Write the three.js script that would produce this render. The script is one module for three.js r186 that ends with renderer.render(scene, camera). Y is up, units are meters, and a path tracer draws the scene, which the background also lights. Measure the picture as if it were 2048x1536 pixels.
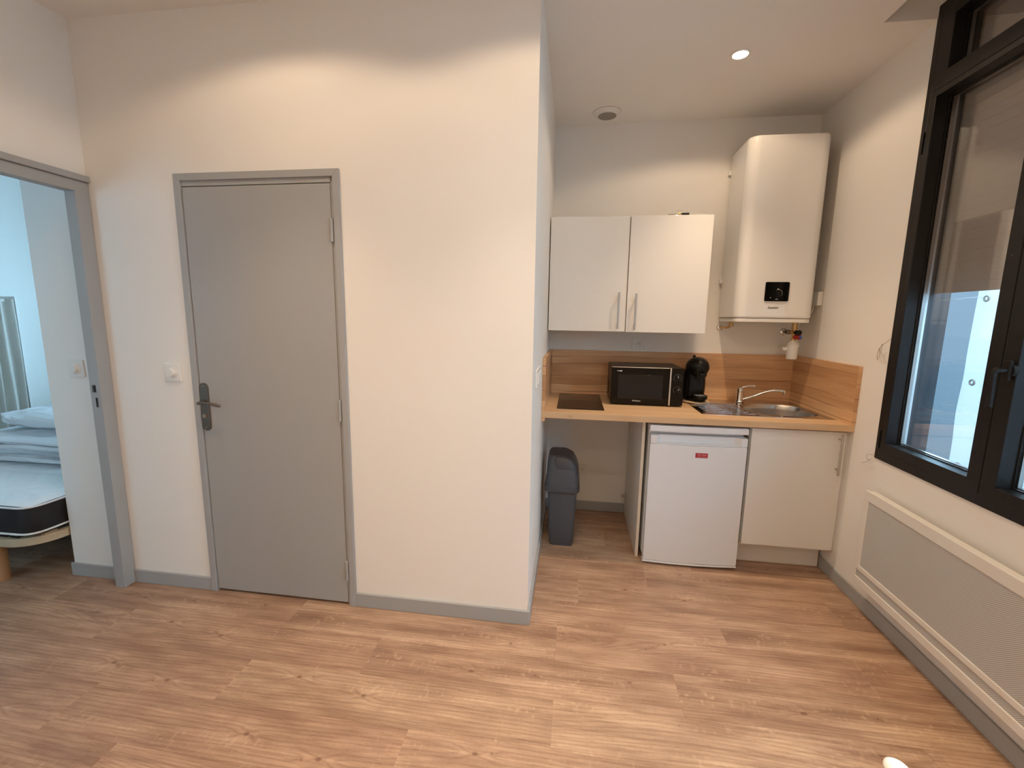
import * as THREE from 'three';
import { RoundedBoxGeometry } from 'three/addons/geometries/RoundedBoxGeometry.js';
import { TextGeometry } from 'three/addons/geometries/TextGeometry.js';
import { FontLoader } from 'three/addons/loaders/FontLoader.js';
import { mergeGeometries, mergeVertices, toCreasedNormals } from 'three/addons/utils/BufferGeometryUtils.js';

// ---------------------------------------------------------------- camera, sky, exposure
const scene = new THREE.Scene();
const camera = new THREE.PerspectiveCamera(2 * Math.atan(768 / 874.73) * 180 / Math.PI, 4 / 3, 0.05, 100);
camera.position.set(0.1704, 1.4421, 1.8837);
camera.rotation.order = 'YXZ';
camera.rotation.set(-0.15085, 0.13745, 0.015445);
scene.add(camera);
scene.background = new THREE.Color().setRGB(0.42, 0.74, 1.0);   // overcast daylight outside
scene.backgroundIntensity = 12.0;
const WARM = new THREE.Color().setRGB(1.0, 0.745, 0.49);
const SPILL = 1.28, BEAM = 5.2;                                   // candela of each downlight: wide spill, narrow beam
const renderer = new THREE.WebGLRenderer();
renderer.toneMapping = THREE.LinearToneMapping;
renderer.toneMappingExposure = 1.0;
renderer.shadowMap.enabled = true;

// ---------------------------------------------------------------- dimensions (metres)
const XL = -2.136, W = 1.674, ZK = -1.33, H = 2.735, ZF = 3.3;   // left wall, right wall, niche back, ceiling, wall behind the camera
const BX = -4.55, BZ = -1.95, BF = 2.2;                          // bedroom: left wall, back wall, front wall
const PX = 1.458, PZ = -0.435;                                   // ceiling pocket above the window
const WZ0 = -0.44, WZ1 = 1.6, WY0 = 0.783, WY1 = 2.785;         // window opening
const RT = 0.192;                                                // outer wall thickness

// ---------------------------------------------------------------- helpers
let seed = 12345;
const rnd = () => { seed = (seed * 1664525 + 1013904223) >>> 0; return seed / 4294967296; };
const V3 = (x, y, z) => new THREE.Vector3(x, y, z);
const taken = {};
const numbered = (n) => { const k = taken[n] = (taken[n] ?? -1) + 1; return k ? n + '_' + String(k).padStart(3, '0') : n; };
const origin = new WeakMap();
function thing(name, label, category, pos, group) {
  const o = new THREE.Group(); o.name = numbered(name); o.position.set(...pos); origin.set(o, pos);
  o.userData.label = label; o.userData.category = category; if (group) o.userData.group = group;
  scene.add(o); return o;
}
function local(name, label, category, pos, turn, group) { const o = thing(name, label, category, pos, group); origin.set(o, [0, 0, 0]); o.rotation.y = turn; return o; }
function struct(name, pos = [0, 0, 0]) { const o = new THREE.Group(); o.name = name; o.position.set(...pos); origin.set(o, pos); o.userData.kind = 'structure'; scene.add(o); return o; }
function part(parent, name, geo, mat, label) {
  const p = origin.get(parent) ?? [0, 0, 0]; geo.translate(-p[0], -p[1], -p[2]);
  const m = new THREE.Mesh(geo, mat); m.name = name; m.castShadow = m.receiveShadow = true; origin.set(m, p);
  if (label) m.userData.label = label;
  parent.add(m); return m;
}
function shell(name, geo, mat) { const m = new THREE.Mesh(geo, mat); m.name = name; m.userData.kind = 'structure'; m.castShadow = m.receiveShadow = true; scene.add(m); return m; }
// uv in metres from the dominant axis of each face
function muv(g) {
  if (g.index) g = g.toNonIndexed();
  const p = g.attributes.position, n = p.count, uv = new Float32Array(n * 2), a = V3(), b = V3(), c = V3(), q = V3();
  for (let i = 0; i < n; i += 3) {
    a.fromBufferAttribute(p, i); b.fromBufferAttribute(p, i + 1); c.fromBufferAttribute(p, i + 2);
    q.copy(b).sub(a).cross(c.clone().sub(a));
    const ax = Math.abs(q.x), ay = Math.abs(q.y), az = Math.abs(q.z);
    for (let k = 0; k < 3; k++) {
      const x = p.getX(i + k), y = p.getY(i + k), z = p.getZ(i + k), u = ax > ay && ax > az ? [z, y] : ay > az ? [x, z] : [x, y];
      uv[2 * (i + k)] = u[0]; uv[2 * (i + k) + 1] = u[1];
    }
  }
  g.setAttribute('uv', new THREE.BufferAttribute(uv, 2));
  for (const k of Object.keys(g.attributes)) if (!['position', 'normal', 'uv'].includes(k)) g.deleteAttribute(k);
  return g;
}
function bx(x0, x1, y0, y1, z0, z1, r = 0, s = 2) {
  const w = x1 - x0, h = y1 - y0, d = z1 - z0;
  const g = r ? new RoundedBoxGeometry(w, h, d, s, Math.min(r, w / 2.01, h / 2.01, d / 2.01)) : new THREE.BoxGeometry(w, h, d);
  g.translate((x0 + x1) / 2, (y0 + y1) / 2, (z0 + z1) / 2); return muv(g);
}
const join = (...l) => mergeGeometries(l.flat().map((g) => (g.index || Object.keys(g.attributes).length !== 3 ? muv(g) : g)));
function cyl(a, b, r0, r1 = r0, n = 20, open = false) {
  const A = V3(...a), B = V3(...b), L = A.distanceTo(B), g = new THREE.CylinderGeometry(r1, r0, L, n, 1, open);
  g.applyQuaternion(new THREE.Quaternion().setFromUnitVectors(V3(0, 1, 0), B.clone().sub(A).normalize()));
  g.translate((A.x + B.x) / 2, (A.y + B.y) / 2, (A.z + B.z) / 2); return muv(g);
}
const tube = (pts, r, n = 40, k = 8, closed = false) => muv(new THREE.TubeGeometry(new THREE.CatmullRomCurve3(pts.map((p) => V3(...p)), closed), n, r, k, closed));
const lathe = (pts, n = 32) => muv(new THREE.LatheGeometry(pts.map((p) => new THREE.Vector2(...p)), n));
function at(g, x, y, z, rx = 0, ry = 0, rz = 0) { g.applyMatrix4(new THREE.Matrix4().makeRotationFromEuler(new THREE.Euler(rx, ry, rz, 'YXZ'))); g.translate(x, y, z); return g; }
const ball = (x, y, z, rx, ry, rz, n = 24) => { const g = new THREE.SphereGeometry(1, n, Math.round(n * 0.7)); g.scale(rx, ry, rz); g.computeVertexNormals(); g.translate(x, y, z); return muv(g); };
// rings of equal point count joined to a skin with smooth normals
function loft(rings, caps = [true, true], crease = 0.7) {
  const n = rings[0].length, pos = [], idx = [];
  rings.forEach((r) => r.forEach((p) => pos.push(...p)));
  for (let i = 0; i < rings.length - 1; i++) for (let j = 0; j < n; j++) { const a = i * n + j, b = i * n + (j + 1) % n, c = a + n, d = b + n; idx.push(a, c, b, b, c, d); }
  const cap = (i, flip) => { const r = rings[i], c = r.reduce((s, p) => [s[0] + p[0] / n, s[1] + p[1] / n, s[2] + p[2] / n], [0, 0, 0]); const k = pos.length / 3; pos.push(...c); for (let j = 0; j < n; j++) { const a = i * n + j, b = i * n + (j + 1) % n; flip ? idx.push(k, a, b) : idx.push(k, b, a); } };
  if (caps[0]) cap(0, true); if (caps[1]) cap(rings.length - 1, false);
  let g = new THREE.BufferGeometry(); g.setAttribute('position', new THREE.Float32BufferAttribute(pos, 3)); g.setIndex(idx);
  g = toCreasedNormals(g, crease); return muv(g);
}
// closed outline of a rounded rectangle in the xz plane at height y, counter-clockwise seen from below
function rr(x0, x1, z0, z1, r, y, k = 6) {
  const o = [], c = [[x1 - r, z1 - r, 0], [x0 + r, z1 - r, 1], [x0 + r, z0 + r, 2], [x1 - r, z0 + r, 3]];
  for (const [cx, cz, q] of c) for (let i = 0; i <= k; i++) { const a = (q + i / k) * Math.PI / 2; o.push([cx + r * Math.cos(a), y, cz + r * Math.sin(a)]); }
  return o;
}
const el = (cx, cz, rx, rz, y, n = 32) => Array.from({ length: n }, (_, i) => { const a = i / n * 2 * Math.PI; return [cx + rx * Math.cos(a), y, cz + rz * Math.sin(a)]; });
function shapeRect(x0, x1, y0, y1, r = 0) {
  const s = new THREE.Shape();
  if (!r) { s.moveTo(x0, y0); s.lineTo(x1, y0); s.lineTo(x1, y1); s.lineTo(x0, y1); s.closePath(); return s; }
  s.moveTo(x0 + r, y0); s.lineTo(x1 - r, y0); s.absarc(x1 - r, y0 + r, r, -Math.PI / 2, 0); s.lineTo(x1, y1 - r); s.absarc(x1 - r, y1 - r, r, 0, Math.PI / 2);
  s.lineTo(x0 + r, y1); s.absarc(x0 + r, y1 - r, r, Math.PI / 2, Math.PI); s.lineTo(x0, y0 + r); s.absarc(x0 + r, y0 + r, r, Math.PI, 1.5 * Math.PI); return s;
}
// extrude a shape given in (x, y) towards +z from z0 to z1
function ext(s, z0, z1, bevel = 0, seg = 12) {
  const g = new THREE.ExtrudeGeometry(s, { depth: z1 - z0 - 2 * bevel, bevelEnabled: bevel > 0, bevelThickness: bevel, bevelSize: bevel, bevelOffset: -bevel, bevelSegments: 2, curveSegments: seg });
  g.translate(0, 0, z0 + bevel); return muv(g);
}
// the same with the shape in (x, z), extruded from y0 up to y1
function extY(s, y0, y1, bevel = 0, seg = 12) { const g = ext(s, 0, y1 - y0, bevel, seg); g.rotateX(Math.PI / 2); g.translate(0, y1, 0); return muv(g); }

// ---------------------------------------------------------------- noise and textures
const TAB = new Float32Array(65536).map(() => rnd());
const hash = (x, y, s) => TAB[(x * 374761 + y * 668265 + s * 2246822 + ((x * 13) ^ (y * 71))) & 65535];
function noise(x, y, s = 0) {
  const xi = Math.floor(x), yi = Math.floor(y); let fx = x - xi, fy = y - yi; fx = fx * fx * (3 - 2 * fx); fy = fy * fy * (3 - 2 * fy);
  const a = hash(xi, yi, s), b = hash(xi + 1, yi, s), c = hash(xi, yi + 1, s), d = hash(xi + 1, yi + 1, s);
  return a + (b - a) * fx + (c - a) * fy + (a - b - c + d) * fx * fy;
}
const fbm = (x, y, s, o = 3) => { let v = 0, k = 0.5, t = 0; for (let i = 0; i < o; i++) { v += k * noise(x, y, s + i); t += k; x *= 2.03; y *= 2.03; k *= 0.5; } return v / t; };
function tex(w, h, fn, srgb = true) {
  const d = new Uint8Array(w * h * 4);
  for (let j = 0; j < h; j++) for (let i = 0; i < w; i++) { const c = fn(i / w, j / h), o = (j * w + i) * 4; d[o] = Math.max(0, Math.min(255, c[0])); d[o + 1] = Math.max(0, Math.min(255, c[1])); d[o + 2] = Math.max(0, Math.min(255, c[2])); d[o + 3] = 255; }
  const t = new THREE.DataTexture(d, w, h, THREE.RGBAFormat); t.wrapS = t.wrapT = THREE.RepeatWrapping; t.magFilter = THREE.LinearFilter; t.minFilter = THREE.LinearMipmapLinearFilter; t.generateMipmaps = true;
  if (srgb) t.colorSpace = THREE.SRGBColorSpace; t.needsUpdate = true; return t;
}
const mix3 = (a, b, t) => [a[0] + (b[0] - a[0]) * t, a[1] + (b[1] - a[1]) * t, a[2] + (b[2] - a[2]) * t];
const sat = (x) => Math.max(0, Math.min(1, x));
const PL = 1.267, PW = 0.2;
function oak(s) {   // one board of the floor, 1.267 m by 0.2 m
  const knots = [], nk = 1 + Math.floor(rnd() * 3);
  for (let i = 0; i < nk; i++) knots.push([0.08 + rnd() * 1.1, 0.03 + rnd() * 0.14, 0.003 + rnd() * 0.008]);
  const mid = 0.06 + rnd() * 0.08, cath = rnd() < 0.6 ? 1 : 0.25, peak = 0.2 + rnd() * 0.8;
  return tex(1408, 224, (u, v) => {
    const X = u * PL, Y = v * PW;
    let f = Y + 0.018 * (fbm(X * 2.2, Y * 9, s) - 0.5), kn = 0, halo = 0;
    const q = (Y - mid) / 0.07; f += cath * 0.05 * Math.exp(-q * q) * ((X - peak) * (X - peak) * 3.2);   // flat-sawn arches
    for (const [kx, ky, ks] of knots) {
      const dx = X - kx, dy = Y - ky, e = (dx * dx) / (30 * ks * ks) + (dy * dy) / (7 * ks * ks), g = Math.exp(-e);
      f += (dy > 0 ? 1 : -1) * ks * 2.2 * g; halo += g;
      const core = (dx * dx) / (1.6 * ks * ks) + (dy * dy) / (0.6 * ks * ks); kn = Math.max(kn, sat(1.15 - core + 0.6 * (noise(X * 260, Y * 260, s + 3) - 0.5)));
    }
    const wob = fbm(X * 3.5, Y * 45, s + 9, 3);
    const ring = 0.5 + 0.5 * Math.sin(f * 6.283 * 62 + 7 * wob), line = ring * ring * ring;
    const streak = fbm(X * 1.7, Y * 55, s + 20), blot = fbm(X * 4.2, Y * 13, s + 30), pore = noise(X * 55, Y * 1100, s + 40), fine = fbm(X * 14, Y * 330, s + 44, 2);
    const fleck = sat((noise(X * 85, Y * 60, s + 50) - 0.7) * 4) * sat((fbm(X * 3.3, Y * 10, s + 55) - 0.48) * 5);
    let t = 0.60 + 0.55 * (streak - 0.5) + 0.95 * (blot - 0.5) - 0.24 * line * (0.2 + 1.3 * blot) + 0.34 * (fine - 0.5) - 0.22 * sat((pore - 0.6) * 3) - 0.24 * Math.min(1, halo) * (1 - blot);
    let c = mix3([138, 106, 86], [210, 178, 150], sat(t));
    c = mix3(c, [224, 194, 164], 0.45 * fleck);
    return mix3(c, [104, 70, 52], 0.6 * kn);
  });
}
const OAK = Array.from({ length: 6 }, (_, i) => oak(100 + i * 97));
OAK.forEach((t) => { t.repeat.set(1 / PL, 1 / PW); });
// laminate of long planks for worktop and splashbacks
function planks(s, light, dark, seam) {
  const L = 1.68, T = 0.42, edges = [0]; while (edges[edges.length - 1] < T - 0.05) edges.push(edges[edges.length - 1] + 0.05 + rnd() * 0.045); edges[edges.length - 1] = T;
  const tone = edges.map(() => rnd());
  const t = tex(1680, 512, (u, v) => {
    const X = u * L, Y = v * T, y = Y + 0.03 * (fbm(X * 2.2, 3 + Y * 5, s) - 0.5);
    let k = 0; while (k < edges.length - 2 && y > edges[k + 1]) k++;
    const d = Math.min(Math.abs(y - edges[k]), Math.abs(y - edges[k + 1]));
    const w = fbm(X * 2.1 + k * 9, Y * 18, s + 4), g = 0.5 + 0.5 * Math.sin((Y + 0.02 * w) * 6.283 * 120 + 5 * fbm(X * 3, Y * 40, s + 8, 2));
    let a = 0.5 + 0.6 * (tone[k] - 0.5) + 0.95 * (w - 0.5) + 0.35 * (fbm(X * 5, Y * 150, s + 12, 2) - 0.5) - 0.12 * g * g * g;
    let c = mix3(dark, light, sat(a));
    const sm = Math.exp(-d * d / 0.000004) * sat(fbm(X * 2.2 + k * 5.3, k * 3.1, s + 16) * 5 - 1.95); c = mix3(c, seam, 0.8 * sm);
    const kx = noise(Math.floor(X * 3) + 0.5, k + 0.5, s + 33), dx = X * 3 - Math.floor(X * 3) - 0.5; const kd = (dx * dx) / 0.0016 + ((y - (edges[k] + edges[k + 1]) / 2) ** 2) / 0.00002;
    if (kx > 0.78) c = mix3(c, seam, 0.7 * Math.exp(-kd));
    return c;
  });
  t.repeat.set(1 / L, 1 / T); return t;
}
const SPLASH = planks(700, [234, 192, 148], [184, 138, 98], [84, 56, 38]);
const TOPTEX = planks(820, [226, 192, 154], [206, 170, 130], [176, 138, 100]);
const grainN = tex(512, 512, (u, v) => { const g = 128 + 60 * (fbm(u * 128, v * 128, 5, 3) - 0.5); return [g, g, g]; }, false); grainN.repeat.set(4, 4);
const perf = tex(64, 64, (u, v) => { const c = (x, y) => Math.hypot(u - x, v - y) < 0.21; const h = c(0.25, 0.25) || c(0.75, 0.75) || c(0.25, 1.25); const g = h ? 132 : 206; return [g, g, g - 1]; }); perf.repeat.set(1 / 0.0075, 1 / 0.0075);

// ---------------------------------------------------------------- materials
const M = {};
const mat = (name, r, g, b, rough, o = {}) => { const m = new THREE.MeshPhysicalMaterial({ roughness: rough, ...o }); m.color.setRGB(r, g, b); m.name = name; return M[name] = m; };
mat('paint', 0.85, 0.825, 0.785, 0.85, { bumpMap: grainN, bumpScale: 0.0005 });
mat('ceilingPaint', 0.84, 0.82, 0.79, 0.9);
mat('grey', 0.375, 0.385, 0.39, 0.5);
mat('whiteGloss', 0.80, 0.785, 0.75, 0.28);
mat('whiteLam', 0.78, 0.76, 0.72, 0.42);
mat('enamel', 0.80, 0.79, 0.765, 0.16, { clearcoat: 0.6, clearcoatRoughness: 0.12 });
mat('fridgeWhite', 0.79, 0.81, 0.845, 0.35);
mat('plasticWhite', 0.80, 0.79, 0.76, 0.35);
mat('chrome', 0.80, 0.80, 0.80, 0.09, { metalness: 1 });
mat('steel', 0.58, 0.56, 0.53, 0.12, { metalness: 1 });
mat('brushed', 0.55, 0.53, 0.50, 0.34, { metalness: 1 });
mat('satin', 0.20, 0.175, 0.15, 0.42, { metalness: 1 });
mat('brass', 0.55, 0.38, 0.17, 0.35, { metalness: 1 });
mat('black', 0.006, 0.006, 0.0065, 0.34, { specularIntensity: 0.5 });
mat('blackGloss', 0.004, 0.004, 0.004, 0.06, { specularIntensity: 0.45 });
mat('blackMatt', 0.01, 0.01, 0.0105, 0.5, { specularIntensity: 0.5 });
mat('hob', 0.012, 0.010, 0.009, 0.1, { specularIntensity: 0.6 });
mat('alu', 0.009, 0.0095, 0.0105, 0.42, { specularIntensity: 0.6 });
mat('gasket', 0.006, 0.006, 0.006, 0.6);
mat('spacer', 0.45, 0.42, 0.40, 0.3, { metalness: 1 });
mat('glass', 1, 1, 1, 0.0, { transmission: 1, thickness: 0, ior: 1.52 });
mat('binGrey', 0.07, 0.076, 0.09, 0.45);
mat('binDark', 0.05, 0.053, 0.062, 0.4);
mat('red', 0.42, 0.02, 0.04, 0.3);
mat('redPlastic', 0.36, 0.03, 0.025, 0.35);
mat('bluePlastic', 0.05, 0.12, 0.5, 0.35);
mat('pinkInk', 0.62, 0.2, 0.22, 0.5);
mat('ink', 0.03, 0.025, 0.022, 0.5);
mat('printWhite', 0.6, 0.6, 0.6, 0.5);
mat('greyPrint', 0.12, 0.12, 0.12, 0.5);
mat('cork', 0.58, 0.42, 0.27, 0.75);
mat('mattressTop', 0.87, 0.88, 0.89, 0.9);
mat('mattressSide', 0.014, 0.014, 0.017, 0.8);
mat('linen', 0.84, 0.85, 0.87, 0.95);
mat('curtain', 0.54, 0.50, 0.44, 0.95);
mat('bedWood', 0.56, 0.44, 0.29, 0.45);
mat('legWood', 0.50, 0.25, 0.11, 0.45);
mat('shutter', 0.20, 0.165, 0.145, 0.55);
mat('canvas', 0.78, 0.80, 0.82, 0.95, { transmission: 0.34, thickness: 0, side: THREE.DoubleSide });
mat('render', 0.05, 0.054, 0.06, 0.9);
mat('reveal', 0.035, 0.038, 0.045, 0.8);
mat('railWhite', 0.75, 0.75, 0.75, 0.4);
mat('concrete', 0.35, 0.35, 0.34, 0.9);
mat('slatWood', 0.46, 0.34, 0.21, 0.6);
mat('bag', 0.95, 0.95, 0.95, 0.12, { transmission: 0.9, thickness: 0, ior: 1.4, side: THREE.DoubleSide });
mat('lens', 1, 1, 1, 0.3); M.lens.emissive.setRGB(1, 0.86, 0.66); M.lens.emissiveIntensity = 14;
mat('ventGrey', 0.30, 0.28, 0.26, 0.6);
mat('yellow', 0.75, 0.6, 0.05, 0.5);
M.splash = new THREE.MeshPhysicalMaterial({ map: SPLASH, roughness: 0.42 });
M.top = new THREE.MeshPhysicalMaterial({ map: TOPTEX, roughness: 0.38 });
M.perf = new THREE.MeshPhysicalMaterial({ map: perf, roughness: 0.5 });
const FLOOR = [];
for (const t of OAK) for (const k of [[0.92, 0.90, 0.89], [0.91, 0.87, 0.86], [0.96, 0.96, 0.94]]) { const m = new THREE.MeshPhysicalMaterial({ map: t, roughness: 0.4 }); m.color.setRGB(...k); FLOOR.push(m); }

// ---------------------------------------------------------------- the room shell
{ // floor boards, 20 cm wide, running along x
  const floor = struct('floor');
  part(floor, 'floor_base', bx(BX - 0.1, W + RT, -0.1, -0.006, BZ - 0.1, ZF + 0.1), M.concrete);
  const start = { '-7': 0.1, '-6': 0.75, '-5': 0.42, '-4': 0.9, '-3': 0.62, '-2': 0.243, '-1': -0.36, 0: 0.142, 1: 0.625, 2: 0.143, 3: -0.357, 4: -0.04 };
  const light = { '2:-1': 2, '2:0': 2, '1:-1': 0, '1:0': 2, '1:-2': 1, '0:-1': 0, '0:0': 1, '-1:0': 1, '-1:-1': 1, '3:0': 0, '3:-1': 1, '3:-2': 1, '2:-2': 1, '0:-2': 1, '-2:0': 1, '-3:0': 0 };
  const x0 = BX - 0.05, x1 = W + 0.02, c = 0.0007;
  for (let r = -10; r < 17; r++) {
    const z0 = r * PW, z1 = z0 + PW, s = start[r] ?? rnd() * PL;
    let i0 = Math.floor((x0 - s) / PL);
    for (let i = i0; s + i * PL < x1; i++) {
      const a = Math.max(x0, s + i * PL), b = Math.min(x1, s + (i + 1) * PL); if (b - a < 0.01) continue;
      const p = [], T = [[a + c, 0, z0 + c], [b - c, 0, z0 + c], [b - c, 0, z1 - c], [a + c, 0, z1 - c]], C = [[a, -c, z0], [b, -c, z0], [b, -c, z1], [a, -c, z1]], D = C.map((q) => [q[0], -0.008, q[2]]);
      const quad = (q, w, e, y) => p.push(q, e, w, q, y, e);
      quad(T[0], T[1], T[2], T[3]); for (let k = 0; k < 4; k++) { const n = (k + 1) % 4; quad(T[n], T[k], C[k], C[n]); quad(C[n], C[k], D[k], D[n]); }
      const g = new THREE.BufferGeometry(); g.setAttribute('position', new THREE.Float32BufferAttribute(p.flat(), 3)); g.computeVertexNormals();
      const uv = [], flip = rnd() < 0.5, off = s + i * PL; for (const q of p) uv.push(flip ? PL - (q[0] - off) : q[0] - off, flip ? PW - (q[2] - z0) : q[2] - z0);
      g.setAttribute('uv', new THREE.Float32BufferAttribute(uv, 2));
      const tv = Math.floor(rnd() * 6), tone = light[r + ':' + i] ?? (rnd() < 0.35 ? 2 : rnd() < 0.5 ? 0 : 1);
      part(floor, 'plank', g, FLOOR[tv * 3 + tone]);
    }
  }
}
{ // ceiling with the raised pocket over the window
  const y1 = H + 0.2;
  shell('ceiling', join(bx(BX - 0.1, PX, H, y1, BZ - 0.1, ZF + 0.1), bx(PX, W + RT, H, y1, BZ - 0.1, PZ), bx(PX, W + RT, H, y1, WZ1 + 0.06, ZF + 0.1), bx(PX - 0.02, W + RT, y1, y1 + 0.05, PZ - 0.05, WZ1 + 0.1)), M.ceilingPaint);
}
// wall with the door, and its short end inside the bedroom
const DX0 = -1.645, DX1 = -0.875, DH = 2.045;
shell('wall_back', join(bx(-2.51, DX0, 0, H, -0.1, 0), bx(DX1, 0, 0, H, -0.1, 0), bx(DX0, DX1, DH, H, -0.1, 0)), M.paint);
shell('wall_niche_left', bx(-0.1, 0, 0, H, ZK - 0.1, -0.1), M.paint);
shell('wall_niche_back', bx(0, W, 0, H, ZK - 0.1, ZK), M.paint);
shell('wall_right', join(bx(W, W + RT, 0, H + 0.2, ZK - 0.1, WZ0), bx(W, W + RT, 0, WY0, WZ0, WZ1), bx(W, W + RT, WY1, H + 0.2, WZ0, WZ1), bx(W, W + RT, 0, H + 0.2, WZ1, ZF + 0.1)), M.paint);
const OZ0 = 0.055, OZ1 = 0.89, OH = 2.01;   // doorway to the bedroom
shell('wall_left', join(bx(XL - 0.045, XL, 0, H, 0, OZ0), bx(XL - 0.045, XL, OH, H, OZ0, OZ1), bx(XL - 0.045, XL, 0, H, OZ1, ZF)), M.paint);
shell('wall_front', bx(XL - 0.045, W, 0, H, ZF, ZF + 0.1), M.paint);
shell('wall_bedroom_right', bx(-2.51, -2.41, 0, H, BZ, -0.1), M.paint);

shell('wall_bedroom_left', bx(BX - 0.1, BX, 0, H, BZ - 0.1, BF + 0.1), M.paint);
const B2 = [-4.0, -3.0, 0.85, 2.25], B3 = [-3.7, -2.88, 1.15, 2.1];
shell('wall_bedroom_back', join(bx(BX, B2[0], 0, H, BZ - 0.1, BZ), bx(B2[1], -2.41, 0, H, BZ - 0.1, BZ), bx(B2[0], B2[1], B2[3], H, BZ - 0.1, BZ), bx(B2[0], B2[1], 0, B2[2], BZ - 0.1, BZ)), M.paint);
shell('wall_bedroom_front', join(bx(BX, B3[0], 0, H, BF, BF + 0.1), bx(B3[1], XL - 0.045, 0, H, BF, BF + 0.1), bx(B3[0], B3[1], B3[3], H, BF, BF + 0.1), bx(B3[0], B3[1], 0, B3[2], BF, BF + 0.1)), M.paint);
shell('wall_closet_back', bx(-2.41, -0.1, 0, H, ZK - 0.1, ZK), M.paint);

// baseboards
const BH = 0.072, BT = 0.012;
shell('baseboard_back', join(bx(XL, -1.662, 0, BH, 0, BT, 0.003), bx(-0.858, BT, 0, BH, 0, BT, 0.003)), M.grey);
shell('baseboard_niche_left', bx(0, BT, 0, BH, ZK + BT, 0.0, 0.003), M.grey);
shell('baseboard_niche_back', bx(0, 0.59, 0, BH, ZK, ZK + BT, 0.003), M.grey);
shell('baseboard_right', bx(W - BT, W, 0, BH, -0.768, ZF, 0.003), M.grey);
shell('baseboard_bedroom', join(bx(-2.51 - BT, XL - 0.046, 0, BH, 0, BT, 0.003), bx(-2.51 - BT, -2.51, 0, BH, BZ, 0, 0.003)), M.grey);
shell('baseboard_left', bx(XL, XL + BT, 0, BH, OZ1 + 0.07, ZF, 0.003), M.grey);

{ // grey flush door in the back wall
  const d = struct('door_1', [-1.26, 0, 0]), o = 0.014;
  const quadPrism = (pts, z0, z1) => { const s = new THREE.Shape(); pts.forEach((p, i) => (i ? s.lineTo(...p) : s.moveTo(...p))); s.closePath(); return ext(s, z0, z1, 0.002); };
  const xo0 = -1.662, xi0 = -1.63, xo1 = -0.858, xi1 = -0.888, yo = 2.065, yi = 2.034;
  part(d, 'casing', quadPrism([[xo0, 0], [xi0, 0], [xi0, yi], [xo0, yo]], -0.01, o), M.grey);
  part(d, 'casing', quadPrism([[xi1, 0], [xo1, 0], [xo1, yo], [xi1, yi]], -0.01, o), M.grey);
  part(d, 'casing', quadPrism([[xo0, yo], [xi0, yi], [xi1, yi], [xo1, yo]], -0.01, o), M.grey);
  part(d, 'frame', join(bx(DX0, xi0 + 0.001, 0, yi, -0.09, -0.004), bx(-0.9005, DX1, 0, yi, -0.09, 0.0045), bx(DX0, DX1, 2.0115, DH, -0.09, 0.0045), bx(xi0, xi0 + 0.02, 0, 2.01, -0.09, -0.05), bx(-0.92, -0.9, 0, 2.01, -0.09, -0.05)), M.grey);
  const leaf = part(d, 'leaf', bx(-1.6265, -0.9025, 0.014, 2.0075, -0.036, 0.006, 0.002), M.grey);
  void leaf;
  for (const y of [1.811, 0.997, 0.188]) part(d, 'hinge', join(cyl([-0.9, y - 0.05, 0.0095], [-0.9, y - 0.002, 0.0095], 0.0075), cyl([-0.9, y + 0.002, 0.0095], [-0.9, y + 0.05, 0.0095], 0.0075), cyl([-0.9, y - 0.002, 0.0095], [-0.9, y + 0.002, 0.0095], 0.006)), M.grey);
  const pl = new THREE.Shape(), px = -1.604, hw = 0.0235, y0 = 0.867 + hw, y1 = 1.105 - hw;
  pl.absarc(px, y1, hw, 0, Math.PI); pl.absarc(px, y0, hw, Math.PI, 2 * Math.PI); pl.closePath();
  const plate = part(d, 'handle_plate', ext(pl, 0.006, 0.0135, 0.002, 20), M.satin, 'satin bronze lock plate');
  const lev = [[px, 1.012, 0.012], [px, 1.012, 0.045], [px + 0.006, 1.012, 0.056], [px + 0.03, 1.016, 0.06], [px + 0.07, 1.013, 0.058], [px + 0.112, 1.004, 0.052]];
  part(plate, 'lever', join(tube(lev, 0.0075, 40, 10), ball(px + 0.112, 1.004, 0.052, 0.0078, 0.0075, 0.0078, 12), cyl([px, 1.012, 0.0135], [px, 1.012, 0.02], 0.013)), M.satin);
  part(plate, 'thumb_turn', join(cyl([px + 0.001, 0.943, 0.0135], [px + 0.001, 0.943, 0.021], 0.0095), bx(px - 0.003, px + 0.005, 0.936, 0.95, 0.021, 0.03, 0.002)), M.steel);
  for (const y of [1.089, 0.884]) part(plate, 'screw', at(ball(0, 0, 0, 0.0035, 0.0035, 0.0018, 10), px, y, 0.0138), M.steel);
}
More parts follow.
